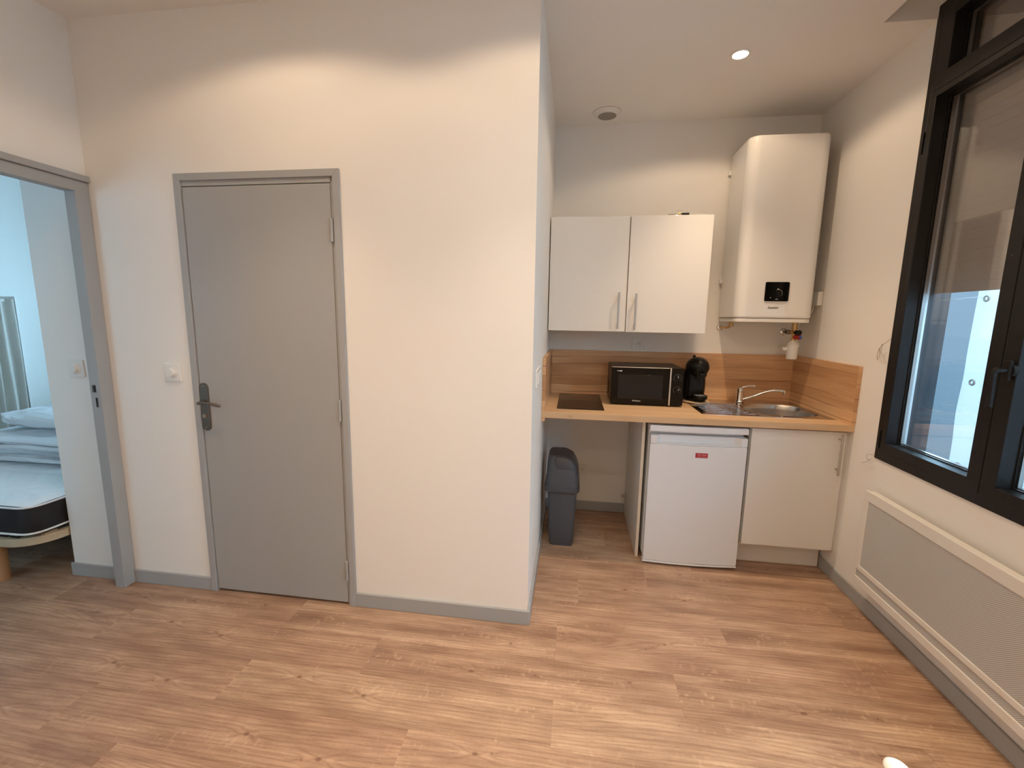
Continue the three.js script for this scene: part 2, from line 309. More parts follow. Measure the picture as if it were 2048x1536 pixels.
{ // open doorway to the bedroom with its grey lining
  const d = struct('door_2', [XL, 0, 0.45]), a = XL - 0.047, b = XL + 0.012;
  part(d, 'casing', bx(XL - 0.002, b, 0, 2.037, 0.001, 0.064, 0.003), M.grey);
  part(d, 'casing', bx(XL - 0.002, b, 0, 2.037, OZ1 - 0.004, OZ1 + 0.066, 0.003), M.grey);
  part(d, 'head_casing', bx(XL - 0.002, b, 1.988, 2.037, 0.062, OZ1 - 0.004, 0.003), M.grey);
  part(d, 'head_board', bx(XL - 0.002, b + 0.012, 2.038, 2.066, 0.001, OZ1 + 0.07, 0.003), M.grey);
  const jamb = part(d, 'jamb', bx(a, XL, 0, 2.0, 0.045, 0.0638, 0.001), M.grey);
  part(d, 'jamb', bx(a, b - 0.004, 0, 2.0, OZ1 - 0.012, OZ1 - 0.001, 0.002), M.grey);
  part(d, 'head_lining', bx(a, XL, 1.9885, 2.009, 0.0638, OZ1 - 0.012, 0.001), M.grey);
  part(jamb, 'strike_plate', join(bx(XL - 0.034, XL - 0.012, 1.045, 1.082, 0.0635, 0.0648, 0.0005), bx(XL - 0.022, XL - 0.008, 0.97, 1.02, 0.0635, 0.0648, 0.0005)), M.satin, 'dark metal strike plates');
  part(jamb, 'latch_hole', join(bx(XL - 0.024, XL - 0.014, 1.048, 1.08, 0.0645, 0.0652), bx(XL - 0.019, XL - 0.011, 0.974, 1.016, 0.0645, 0.0652)), M.gasket);
}
{ // black aluminium window in the right wall: two casements below a fixed light
  const w = struct('window_1', [W, WY0, 0.125]), f = W - 0.006, b = W + 0.068;
  const zc = 0.124, iz0 = -0.374, ty0 = 2.402, ty1 = 2.492, fr = 0.03;
  part(w, 'outer_frame', join(bx(f, b, WY0, WY0 + 0.045, WZ0, WZ1, 0.003), bx(f, b, WY1 - 0.045, WY1, WZ0, WZ1, 0.003), bx(f, b, WY0 + 0.04, WY1 - 0.04, WZ0, WZ0 + fr, 0.003), bx(f, b, WY0 + 0.04, WY1 - 0.04, WZ1 - fr, WZ1, 0.003)), M.alu);
  part(w, 'transom', bx(f, b, 2.43, ty1, WZ0 + fr - 0.002, WZ1 - fr + 0.002, 0.003), M.alu);
  const pane = (parent, z0, z1, y0, y1) => {
    const gx = W + 0.046, g0 = z0 - 0.004, g1 = z1 + 0.004, h0 = y0 - 0.004, h1 = y1 + 0.004;
    part(parent, 'pane', bx(gx, gx + 0.004, h0, h1, g0, g1), M.glass); part(parent, 'pane', bx(gx + 0.02, gx + 0.024, h0, h1, g0, g1), M.glass);
    part(parent, 'spacer', join(bx(gx + 0.005, gx + 0.019, y0 + 0.004, y1 - 0.004, z0 + 0.004, z0 + 0.010), bx(gx + 0.005, gx + 0.019, y0 + 0.004, y1 - 0.004, z1 - 0.010, z1 - 0.004), bx(gx + 0.005, gx + 0.019, y0 + 0.004, y0 + 0.010, z0 + 0.01, z1 - 0.01), bx(gx + 0.005, gx + 0.019, y1 - 0.010, y1 - 0.004, z0 + 0.01, z1 - 0.01)), M.spacer);
    part(parent, 'gasket', join(bx(gx - 0.004, gx, y0, y1, z0, z0 + 0.004), bx(gx - 0.004, gx, y0, y1, z1 - 0.004, z1), bx(gx - 0.004, gx, y0, y0 + 0.004, z0, z1), bx(gx - 0.004, gx, y1 - 0.004, y1, z0, z1)), M.gasket);
  };
  const ring = (z0, z1, y0, y1, i0, i1, j0, j1) => join(bx(f - 0.003, b - 0.006, y0, j0, z0, z1, 0.003), bx(f - 0.003, b - 0.006, j1, y1, z0, z1, 0.003), bx(f - 0.003, b - 0.006, j0 - 0.003, j1 + 0.003, z0, i0, 0.003), bx(f - 0.003, b - 0.006, j0 - 0.003, j1 + 0.003, i1, z1, 0.003));
  const s1 = part(w, 'sash', ring(WZ0 + fr + 0.002, zc - 0.001, WY0 + 0.043, 2.428, iz0, 0.069, 0.871, ty0), M.alu); pane(s1, iz0, 0.069, 0.871, ty0);
  const s3 = part(w, 'sash', ring(0.692, WZ1 - fr - 0.002, WY0 + 0.043, 2.428, 0.752, WZ1 - 0.066, 0.871, ty0), M.alu); pane(s3, 0.752, WZ1 - 0.066, 0.871, ty0);
  const s2 = part(w, 'sash', ring(zc + 0.002, 0.689, WY0 + 0.043, 2.428, 0.185, 0.626, 0.871, ty0), M.alu); pane(s2, 0.185, 0.626, 0.871, ty0);
  const fx = part(w, 'fixed_light_frame', join(bx(f, b, ty1 - 0.002, WY1 - 0.043, WZ0 + fr, -0.338, 0.002), bx(f, b, ty1 - 0.002, WY1 - 0.043, 1.51, WZ1 - fr, 0.002), bx(f, b, 2.703, WY1 - 0.043, -0.34, 1.52, 0.002)), M.alu); pane(fx, -0.338, 1.51, ty1, 2.703);
  const hx = f - 0.003, hz = 0.168, hy = 1.288;
  part(s2, 'handle', join(cyl([hx + 0.002, hy, hz], [hx - 0.012, hy, hz], 0.024, 0.023, 24), bx(hx - 0.02, hx - 0.01, hy - 0.035, hy + 0.035, hz - 0.014, hz + 0.014, 0.004), cyl([hx - 0.012, hy, hz], [hx - 0.05, hy - 0.004, hz], 0.0085, 0.0085, 14), tube([[hx - 0.042, hy + 0.004, hz], [hx - 0.05, hy - 0.004, hz - 0.002], [hx - 0.052, hy - 0.05, hz - 0.002], [hx - 0.05, hy - 0.125, hz - 0.002]], 0.0095, 24, 10), ball(hx - 0.05, hy - 0.125, hz - 0.002, 0.0095, 0.0095, 0.0095, 12)), M.blackMatt, 'black window handle');
  for (const y of [2.23, 0.885]) part(s1, 'hinge_cover', bx(f - 0.008, f, y - 0.045, y + 0.045, WZ0 + 0.018, WZ0 + 0.03, 0.003), M.alu);
  part(w, 'sill_trim', bx(W + 0.068, W + RT + 0.03, WY0 - 0.02, WY0 + 0.02, WZ0, WZ1), M.alu);
  part(w, 'reveal_lining', join(bx(W + 0.094, W + RT, WY0, WY1, WZ0, WZ0 + 0.035), bx(W + 0.115, W + RT, WY0, WY1, WZ1 - 0.03, WZ1)), M.reveal);
  part(w, 'guide_rail', join(bx(W + 0.07, W + 0.094, WY0, WY1, WZ0, WZ0 + 0.05, 0.003), bx(W + 0.07, W + 0.115, WY0, WY1, 0.64, 0.69, 0.003)), M.railWhite);
}
// glazed windows of the bedroom, out of sight
for (const [nm, [x0, x1, y0, y1], z0] of [['window_2', B2, BZ - 0.09], ['window_3', B3, BF + 0.03]]) {
  const w = struct(nm, [(x0 + x1) / 2, y0, z0]), z1 = z0 + 0.06;
  part(w, 'outer_frame', join(bx(x0, x1, y0, y0 + 0.07, z0, z1), bx(x0, x1, y1 - 0.07, y1, z0, z1), bx(x0, x0 + 0.07, y0 + 0.07, y1 - 0.07, z0, z1), bx(x1 - 0.07, x1, y0 + 0.07, y1 - 0.07, z0, z1), bx((x0 + x1) / 2 - 0.06, (x0 + x1) / 2 + 0.06, y0 + 0.07, y1 - 0.07, z0, z1)), M.alu);
  part(w, 'pane', bx(x0 + 0.07, (x0 + x1) / 2 - 0.06, y0 + 0.07, y1 - 0.07, z0 + 0.02, z0 + 0.024), M.glass);
  part(w, 'pane', bx((x0 + x1) / 2 + 0.06, x1 - 0.07, y0 + 0.07, y1 - 0.07, z0 + 0.02, z0 + 0.024), M.glass);
}
// outdoors
shell('ground', bx(W + RT, 9, -0.3, -0.15, -8, 10), M.concrete);
shell('wall_courtyard', bx(4.6, 4.8, -0.15, 1.85, -8, 10), M.render);

// ---------------------------------------------------------------- ceiling lights and vent
function spot(x, z, label) {
  const g = thing('ceiling_spotlight', label, 'ceiling light', [x, H, z], 'recessed downlights');
  part(g, 'ring', at(lathe([[0.0345, 0.0], [0.0345, -0.004], [0.04, -0.0065], [0.046, -0.004], [0.047, 0]], 40), x, H, z), M.plasticWhite);
  part(g, 'lens', cyl([x, H - 0.0045, z], [x, H - 0.001, z], 0.0343, 0.0343, 32), M.lens);
  const add = (cd, angle, pen, nm) => {
    const l = new THREE.SpotLight(WARM, cd, 0, angle, pen, 2); l.name = nm; l.position.set(0, -0.012, 0); l.target.position.set(0, -1, 0); l.target.name = nm + '_aim';
    l.castShadow = true; l.shadow.radius = 1.3; l.shadow.mapSize.set(1024, 1024); g.add(l, l.target);
  };
  add(SPILL, 75.5 * Math.PI / 180, 0.14, 'spill_light'); add(BEAM, 40 * Math.PI / 180, 1, 'beam_light');
}
spot(0.93, -0.607, 'lit round downlight in the ceiling over the kitchen corner');
spot(-1.02, 0.62, 'lit round downlight in the ceiling before the grey door');
spot(0.03, 0.62, 'lit round downlight in the ceiling before the corner of the kitchen niche');
spot(0.4, 1.65, 'lit round downlight in the middle of the main room ceiling');
spot(1.06, 1.35, 'lit round downlight in the ceiling above the white chair');
for (const x of [-1.0, 0.03, 1.06]) spot(x, 2.7, 'lit round downlight in the ceiling along the wall that faces the kitchen');
{
  const x = 0.331, z = -1.17, g = thing('ceiling_vent', 'round white ceiling vent with a grey mesh disc', 'vent', [x, H, z]);
  part(g, 'rim', at(lathe([[0.0, 0], [0.09, 0], [0.088, -0.004], [0.07, -0.008], [0.064, -0.02], [0.058, -0.021], [0.058, -0.012]], 48), x, H, z), M.plasticWhite);
  part(g, 'mesh_disc', cyl([x, H - 0.0205, z], [x, H - 0.012, z], 0.0578, 0.0578, 40), M.ventGrey, 'grey mesh');
}

// ---------------------------------------------------------------- switches and sockets
function dimmer(x, y, label) {
  const g = thing('dimmer_switch', label, 'switch', [x, y, 0]);
  part(g, 'plate', bx(x - 0.044, x + 0.044, y - 0.044, y + 0.044, 0, 0.009, 0.003), M.plasticWhite);
  part(g, 'knob', join(cyl([x, y, 0.009], [x, y, 0.012], 0.029, 0.029, 32), cyl([x, y, 0.012], [x, y, 0.027], 0.0215, 0.0195, 32)), M.plasticWhite);
}
dimmer(-1.77, 1.15, 'white rotary dimmer switch on the cream wall beside the grey door');
dimmer(-2.323, 1.153, 'white rotary dimmer switch seen through the bedroom doorway');
{
  const y = 1.155, z0 = -0.37, z1 = -0.15, g = thing('light_switch', 'white triple light switch on the end wall of the kitchen niche', 'switch', [0, y, (z0 + z1) / 2]);
  part(g, 'plate', bx(0, 0.009, y - 0.043, y + 0.043, z0, z1, 0.003), M.plasticWhite);
  for (let i = 0; i < 3; i++) { const c = z0 + 0.04 + i * 0.07; part(g, 'rocker', at(bx(-0.003, 0.004, -0.024, 0.024, -0.0235, 0.0235, 0.002), 0.011, y, c, 0, 0, 0.09), M.plasticWhite); }
}
function socket(x, y, label) {
  const g = thing('wall_socket', label, 'socket', [x, y, ZK]), z = ZK;
  const s = shapeRect(x - 0.042, x + 0.042, y - 0.042, y + 0.042, 0.004), h = new THREE.Path(); h.absarc(x, y, 0.0205, 0, 2 * Math.PI, true); s.holes.push(h);
  part(g, 'plate', ext(s, z, z + 0.01, 0.0015, 24), M.plasticWhite);
  part(g, 'well', join(cyl([x, y, z + 0.0005], [x, y, z + 0.002], 0.0205, 0.0205, 28)), M.plasticWhite);
  part(g, 'earth_pin', cyl([x, y + 0.009, z + 0.002], [x, y + 0.009, z + 0.012], 0.0024, 0.002, 10), M.steel);
  for (const s2 of [-1, 1]) part(g, 'pin_hole', cyl([x + s2 * 0.0095, y, z + 0.002], [x + s2 * 0.0095, y, z + 0.0026], 0.003, 0.003, 12), M.gasket);
}
socket(0.628, 1.271, 'white wall socket above the wood splashback under the wall cabinet');
socket(0.262, 0.318, 'white wall socket low behind the grey bin');

// ---------------------------------------------------------------- kitchen
const KT = 0.901, KB = 0.864, KF = -0.622;
{
  const s = shapeRect(0.001, W - 0.001, ZK + 0.001, KF), h = new THREE.Path(); // hole for the bowl
  h.moveTo(1.20, -1.20); h.lineTo(1.20, -0.76); h.lineTo(1.65, -0.76); h.lineTo(1.65, -1.20); h.closePath(); s.holes.push(h);
  const g = thing('worktop', 'light oak laminate kitchen worktop along the niche', 'worktop', [0.837, KB, -0.97]);
  part(g, 'slab', extY(s, KB, KT, 0.0015), M.top);
  part(g, 'support_batten', bx(0.002, 0.02, KB - 0.022, KB, -0.75, KF - 0.004, 0.001), M.splash);
}
const SY = 1.217;
{
  const a = thing('splashback_panel', 'long wood-look splashback panel behind the microwave and sink', 'splashback', [0.837, KT, ZK]); part(a, 'board', bx(0.02, W - 0.02, KT, SY, ZK + 0.001, ZK + 0.02, 0.001), M.splash);
  const b = thing('splashback_panel', 'short wood-look splashback panel on the wall beside the hob', 'splashback', [0.01, KT, -0.97]); part(b, 'board', bx(0.001, 0.02, KT, SY, ZK + 0.001, KF + 0.002, 0.001), M.splash);
  const c = thing('splashback_panel', 'short wood-look splashback panel on the window wall beside the sink', 'splashback', [W - 0.01, KT, -0.97]); part(c, 'board', bx(W - 0.02, W - 0.001, KT, SY, ZK + 0.001, KF + 0.002, 0.001), M.splash);
}
{
  const g = thing('ceramic_hob', 'small black glass hob set on the worktop', 'hob', [0.226, KT, -0.99]);
  part(g, 'glass_plate', bx(0.085, 0.368, KT, KT + 0.006, -1.255, -0.724, 0.0025), M.hob);
  for (const [z, r] of [[-1.1, 0.075], [-0.88, 0.06]]) part(g, 'zone_ring', muv(at(new THREE.RingGeometry(r - 0.001, r, 48), 0.226, KT + 0.0063, z, -Math.PI / 2)), M.greyPrint);
  for (const x of [0.17, 0.2, 0.25, 0.28]) part(g, 'touch_key', muv(at(new THREE.RingGeometry(0.003, 0.004, 16), x, KT + 0.0063, -0.755, -Math.PI / 2)), M.greyPrint);
}
const font = await new FontLoader().loadAsync('fonts/droid/droid_sans_bold.typeface.json');
function text(str, size, w, depth = 0.0006, slant = 0) {
  const g = new TextGeometry(str, { font, size, depth, curveSegments: 4, bevelEnabled: false }); g.computeBoundingBox(); const b = g.boundingBox, k = w / (b.max.x - b.min.x);
  g.translate(-(b.max.x + b.min.x) / 2, -(b.max.y + b.min.y) / 2, 0); g.scale(k, k, 1);
  if (slant) g.applyMatrix4(new THREE.Matrix4().set(1, slant, 0, 0, 0, 1, 0, 0, 0, 0, 1, 0, 0, 0, 0, 1));
  return muv(g);
}
{ // microwave
  const x0 = 0.416, x1 = 0.86, zf = -0.928, zb = -1.248, y0 = KT + 0.012, y1 = 1.146;
  const g = thing('microwave_oven', 'black microwave oven standing on the worktop', 'microwave', [(x0 + x1) / 2, KT, (zf + zb) / 2]);
  part(g, 'body', bx(x0 + 0.004, x1 - 0.004, y0, y1, zb, zf - 0.03, 0.006), M.black);
  const s = shapeRect(x0, 0.772, y0 - 0.004, y1 - 0.001, 0.006);
  const door = part(g, 'door', ext(s, zf - 0.03, zf, 0.003), M.blackGloss);
  part(door, 'window', bx(0.46, 0.735, 0.945, 1.098, zf - 0.001, zf + 0.0008, 0.0005), mat('mwWindow', 0.014, 0.013, 0.013, 0.05, { specularIntensity: 0.6 }));
  part(door, 'brand_lettering', at(text('Whirlpool', 0.02, 0.05), 0.578, 0.931, zf + 0.0002), M.printWhite, 'white lettering');
  part(door, 'marking', join(bx(0.452, 0.468, 1.118, 1.122, zf, zf + 0.0008), bx(0.47, 0.482, 1.116, 1.124, zf, zf + 0.0008)), M.printWhite);
  part(door, 'top_trim', bx(x0 + 0.004, 0.768, y1 - 0.004, y1 - 0.0005, zf - 0.004, zf + 0.002, 0.001), M.brushed);
  part(g, 'handle_strip', bx(0.772, 0.783, y0 - 0.004, y1 - 0.001, zf - 0.028, zf + 0.008, 0.003), M.brushed, 'silver vertical strip');
  const panel = part(g, 'control_panel', ext(shapeRect(0.783, x1, y0 - 0.004, y1 - 0.001, 0.006), zf - 0.03, zf, 0.003), M.blackGloss);
  for (const [y, a] of [[1.085, 0.2], [1.008, -0.7]]) {
    const kx = 0.822, k = part(panel, 'dial', join(cyl([kx, y, zf], [kx, y, zf + 0.004], 0.019, 0.019, 32), cyl([kx, y, zf + 0.004], [kx, y, zf + 0.016], 0.016, 0.0145, 32)), M.black);
    part(k, 'pointer', at(bx(-0.0012, 0.0012, 0.002, 0.0145, -0.001, 0.001), kx, y, zf + 0.0166, 0, 0, a), M.printWhite);
    const ticks = []; for (let i = 0; i < 11; i++) { const q = -2.3 + i * 0.46; ticks.push(at(bx(-0.0008, 0.0008, 0.0215, 0.0245, 0, 0.0006), kx, y, zf, 0, 0, q)); }
    part(panel, 'dial_marks', join(...ticks), M.printWhite);
  }
  const slots = []; for (let i = 0; i < 6; i++) for (let j = 0; j < 9; j++) slots.push(bx(x0 + 0.0034, x0 + 0.0046, y0 + 0.04 + i * 0.014, y0 + 0.046 + i * 0.014, zb + 0.05 + j * 0.012, zb + 0.057 + j * 0.012));
  part(g, 'vent_slots', join(...slots), M.gasket);
  for (const [x, z] of [[x0 + 0.04, zf - 0.05], [x1 - 0.04, zf - 0.05], [x0 + 0.04, zb + 0.04], [x1 - 0.04, zb + 0.04]]) part(g, 'foot', cyl([x, KT, z], [x, y0 + 0.002, z], 0.012, 0.014, 14), M.blackMatt);
}
{ // cork mat and capsule coffee machine
  const mt = thing('trivet', 'round cork mat under the black coffee machine', 'mat', [0.988, KT, -1.13]);
  part(mt, 'disc', at(lathe([[0, 0.0058], [0.086, 0.0058], [0.088, 0.0075], [0.088, 0.0122], [0.086, 0.014], [0, 0.014]], 48), 0.988, KT, -1.13), M.cork);
  const g = local('coffee_machine', 'black capsule coffee machine with a round head on a cork mat', 'coffee machine', [0.987, KT + 0.0142, -1.15], 0.2);
  part(g, 'base', loft([el(0, 0.005, 0.06, 0.085, 0), el(0, 0.005, 0.062, 0.087, 0.004), el(0, 0.005, 0.062, 0.087, 0.014), el(0, 0.005, 0.055, 0.08, 0.02)]), M.black);
  const sec = [[0.012, -0.03, 0.07, 0.055], [0.04, -0.032, 0.079, 0.055], [0.08, -0.032, 0.082, 0.055], [0.12, -0.03, 0.08, 0.056], [0.16, -0.024, 0.073, 0.058], [0.19, -0.014, 0.066, 0.064], [0.21, -0.006, 0.066, 0.07]];
  part(g, 'water_tank_body', loft(sec.map(([y, cz, rx, rz]) => el(0, cz, rx, rz, y))), M.black);
  part(g, 'front_column', bx(-0.054, 0.054, 0.015, 0.2, -0.01, 0.028, 0.018, 3), M.blackMatt);
  const head = part(g, 'head', ball(0, 0.222, 0.012, 0.071, 0.066, 0.082, 32), M.black);
  part(head, 'seam', at(muv(new THREE.TorusGeometry(1, 0.014, 6, 48)), 0, 0, 0).scale(0.0715, 0.0665, 0.07).rotateY(0.0).translate(0, 0.222, 0.03), M.gasket);
  part(head, 'emblem', at(muv(new THREE.TorusGeometry(0.0125, 0.0016, 8, 32)), 0, 0.266, 0.066, -0.85), M.greyPrint, 'grey ring emblem');
  part(head, 'emblem_disc', at(muv(new THREE.CylinderGeometry(0.0112, 0.0112, 0.003, 24)), 0, 0.265, 0.064, Math.PI / 2 - 0.85), M.binDark);
  part(head, 'lever', join(bx(-0.008, 0.008, 0.272, 0.296, -0.052, -0.034, 0.005)), M.black);
  part(g, 'capsule_holder', join(bx(-0.036, 0.036, 0.163, 0.196, 0.012, 0.083, 0.012, 3), bx(-0.022, 0.022, 0.172, 0.188, 0.075, 0.1, 0.007, 3)), M.blackMatt);
  const tray = part(g, 'drip_tray', join(at(lathe([[0, 0], [0.044, 0], [0.048, 0.006], [0.048, 0.022], [0.044, 0.026], [0.04, 0.022], [0, 0.022]], 32), 0, 0.018, 0.07), bx(-0.03, 0.03, 0.022, 0.04, 0.0, 0.06, 0.004)), M.black);
  const bars = []; for (let i = -2; i <= 2; i++) bars.push(bx(-0.03, 0.03, 0.0405, 0.043, 0.068 + i * 0.013, 0.073 + i * 0.013, 0.001)); part(tray, 'grid', join(...bars), M.brushed);
}
{ // sink
  const x0 = 0.928, x1 = 1.652, z0 = -1.262, z1 = -0.738, y = KT, cx = 1.43, cz = -0.965, rx = 0.2, rz = 0.185, n = 64;
  const sup = (k, yy, q = 2.7) => Array.from({ length: n }, (_, i) => { const a = i / n * 2 * Math.PI, c = Math.cos(a), s = Math.sin(a); return [cx + rx * k * Math.sign(c) * Math.abs(c) ** (2 / q), yy, cz + rz * k * Math.sign(s) * Math.abs(s) ** (2 / q)]; });
  const g = thing('kitchen_sink', 'stainless steel sink with drainboard sunk into the worktop', 'sink', [(x0 + x1) / 2, KT, -1.0]);
  const s = shapeRect(x0, x1, z0, z1, 0.015), h = new THREE.Path(); sup(1.0, 0).reverse().forEach((p, i) => (i ? h.lineTo(p[0], p[2]) : h.moveTo(p[0], p[2]))); h.closePath(); s.holes.push(h);
  part(g, 'rim_plate', extY(s, y, y + 0.003, 0.001), M.steel);
  const bowl = loft([sup(1.0, y + 0.003), sup(0.985, y - 0.004), sup(0.965, y - 0.03), sup(0.95, y - 0.11), sup(0.9, y - 0.135), sup(0.75, y - 0.145), sup(0.2, y - 0.148)], [false, true], 1.2);
  M.bowl = M.steel.clone(); M.bowl.side = THREE.DoubleSide; M.bowl.roughness = 0.26;
  const bw = part(g, 'bowl', bowl, M.bowl);
  part(bw, 'drain', at(lathe([[0, 0.002], [0.03, 0.002], [0.036, 0.004], [0.04, 0.001]], 28), cx, y - 0.1475, cz), M.chrome);
  const ridges = []; for (let i = 0; i < 7; i++) { const z = -0.8 - i * 0.05; ridges.push(bx(x0 + 0.035, 1.205 + 0.012 * Math.abs(i - 3), y + 0.0005, y + 0.0055, z - 0.009, z + 0.009, 0.0035, 3)); }
  part(g, 'drainer_ridges', join(...ridges), M.steel);
  part(g, 'bead', tube([[1.245, y + 0.003, -1.2], [1.215, y + 0.004, -1.1], [1.21, y + 0.004, -0.96], [1.22, y + 0.004, -0.85], [1.25, y + 0.003, -0.77]], 0.003, 30, 6), M.steel);
}
{ // tap
  const x = 1.29, z = -1.195, y = KT + 0.0031, g = thing('mixer_tap', 'chrome single-lever mixer tap behind the sink', 'tap', [x, y, z]);
  part(g, 'base', at(lathe([[0, 0], [0.027, 0], [0.027, 0.006], [0.022, 0.012], [0.021, 0.07], [0.0225, 0.078], [0.0215, 0.088], [0.016, 0.096], [0, 0.098]], 28), x, y, z), M.chrome);
  const sp = part(g, 'spout', tube([[x + 0.012, y + 0.016, z + 0.002], [x + 0.06, y + 0.036, z + 0.012], [x + 0.14, y + 0.075, z + 0.03], [x + 0.185, y + 0.092, z + 0.042], [x + 0.225, y + 0.094, z + 0.05], [x + 0.252, y + 0.09, z + 0.056]], 0.0095, 40, 12), M.chrome);
  part(sp, 'aerator', join(cyl([x + 0.25, y + 0.067, z + 0.0555], [x + 0.25, y + 0.095, z + 0.0555], 0.0115, 0.0125, 18), ball(x + 0.25, y + 0.095, z + 0.0555, 0.0125, 0.006, 0.0125, 14)), M.chrome);
  part(g, 'lever', join(tube([[x + 0.002, y + 0.096, z], [x + 0.02, y + 0.103, z + 0.004], [x + 0.05, y + 0.112, z + 0.01], [x + 0.085, y + 0.113, z + 0.018]], 0.0052, 20, 8), ball(x, y + 0.093, z, 0.019, 0.011, 0.019, 18)), M.chrome);
}
// bar handle standing off a door: vertical, from y0 to y1, door face at z
const bar = (x, y0, y1, z) => join(cyl([x, y0, z + 0.03], [x, y1, z + 0.03], 0.006, 0.006, 16), cyl([x, y0 + 0.03, z], [x, y0 + 0.03, z + 0.03], 0.0045, 0.0045, 12), cyl([x, y1 - 0.03, z], [x, y1 - 0.03, z + 0.03], 0.0045, 0.0045, 12));
{ // wall cabinet
  const x0 = 0.006, x1 = 0.974, y0 = 1.362, y1 = 2.066, zf = -0.98, zb = ZK;
  const g = thing('wall_cabinet', 'white two-door wall cabinet over the microwave', 'cabinet', [(x0 + x1) / 2, y0, (zf + zb) / 2]);
  part(g, 'body', join(bx(x0 + 0.002, x1 - 0.002, y0 + 0.002, y0 + 0.02, zb, zf - 0.02), bx(x0 + 0.002, x1 - 0.002, y1 - 0.02, y1 - 0.003, zb, zf - 0.02), bx(x0 + 0.002, x0 + 0.02, y0 + 0.02, y1 - 0.02, zb, zf - 0.02), bx(x1 - 0.02, x1 - 0.002, y0 + 0.02, y1 - 0.02, zb, zf - 0.02), bx(x0 + 0.02, x1 - 0.02, y0 + 0.02, y1 - 0.02, zb, zb + 0.01), bx(0.485, 0.5, y0 + 0.02, y1 - 0.02, zb + 0.01, zf - 0.02)), M.whiteLam);
  const a = part(g, 'door', bx(x0, 0.4885, y0 + 0.002, y1, zf - 0.019, zf, 0.0015), M.whiteGloss); part(a, 'handle', bar(0.4415, 1.38, 1.607, zf), M.brushed, 'brushed steel bar handle');
  const b = part(g, 'door', bx(0.4945, x1, y0, y1, zf - 0.017, zf + 0.003, 0.0015), M.whiteGloss); part(b, 'handle', bar(0.5455, 1.376, 1.6, zf + 0.003), M.brushed, 'brushed steel bar handle');
}
{ // clear bag of fittings on the wall cabinet
  const g = thing('fittings_bag', 'clear plastic bag of bolts lying on the white wall cabinet', 'bag', [0.82, 2.063, -1.04]);
  const n = 18, m = 8, pos = [], idx = [];
  for (let i = 0; i <= n; i++) for (let j = 0; j <= m; j++) { const u = i / n, v = j / m, e = Math.min(1, 6 * Math.min(u, 1 - u, v, 1 - v)); pos.push(0.70 + 0.25 * u, 2.066 + e * (0.012 + 0.03 * noise(u * 6, v * 4, 3) * (1 - 0.5 * u)), -1.06 + 0.07 * v + 0.01 * (noise(u * 5, v, 8) - 0.5)); }
  for (let i = 0; i < n; i++) for (let j = 0; j < m; j++) { const a = i * (m + 1) + j; idx.push(a, a + 1, a + m + 1, a + 1, a + m + 2, a + m + 1); }
  const bg = new THREE.BufferGeometry(); bg.setAttribute('position', new THREE.Float32BufferAttribute(pos, 3)); bg.setIndex(idx); bg.computeVertexNormals();
  part(g, 'bag_film', muv(bg), M.bag);
  for (const [x, z, a] of [[0.73, -0.998, 0.2], [0.762, -0.996, -0.15], [0.745, -1.01, -0.5]]) part(g, 'bolt', join(at(cyl([-0.02, 0, 0], [0.02, 0, 0], 0.0035, 0.0035, 10), x, 2.0735, z, 0, a), at(cyl([0.02, 0, 0], [0.025, 0, 0], 0.007, 0.007, 6), x, 2.0735, z, 0, a)), M.steel);
  part(g, 'key_tool', bx(0.79, 0.835, 2.068, 2.082, -1.005, -0.992, 0.002), M.blackMatt);
  part(g, 'wall_plug', cyl([0.772, 2.076, -0.998], [0.788, 2.076, -0.998], 0.0075, 0.007, 10), M.yellow);
}
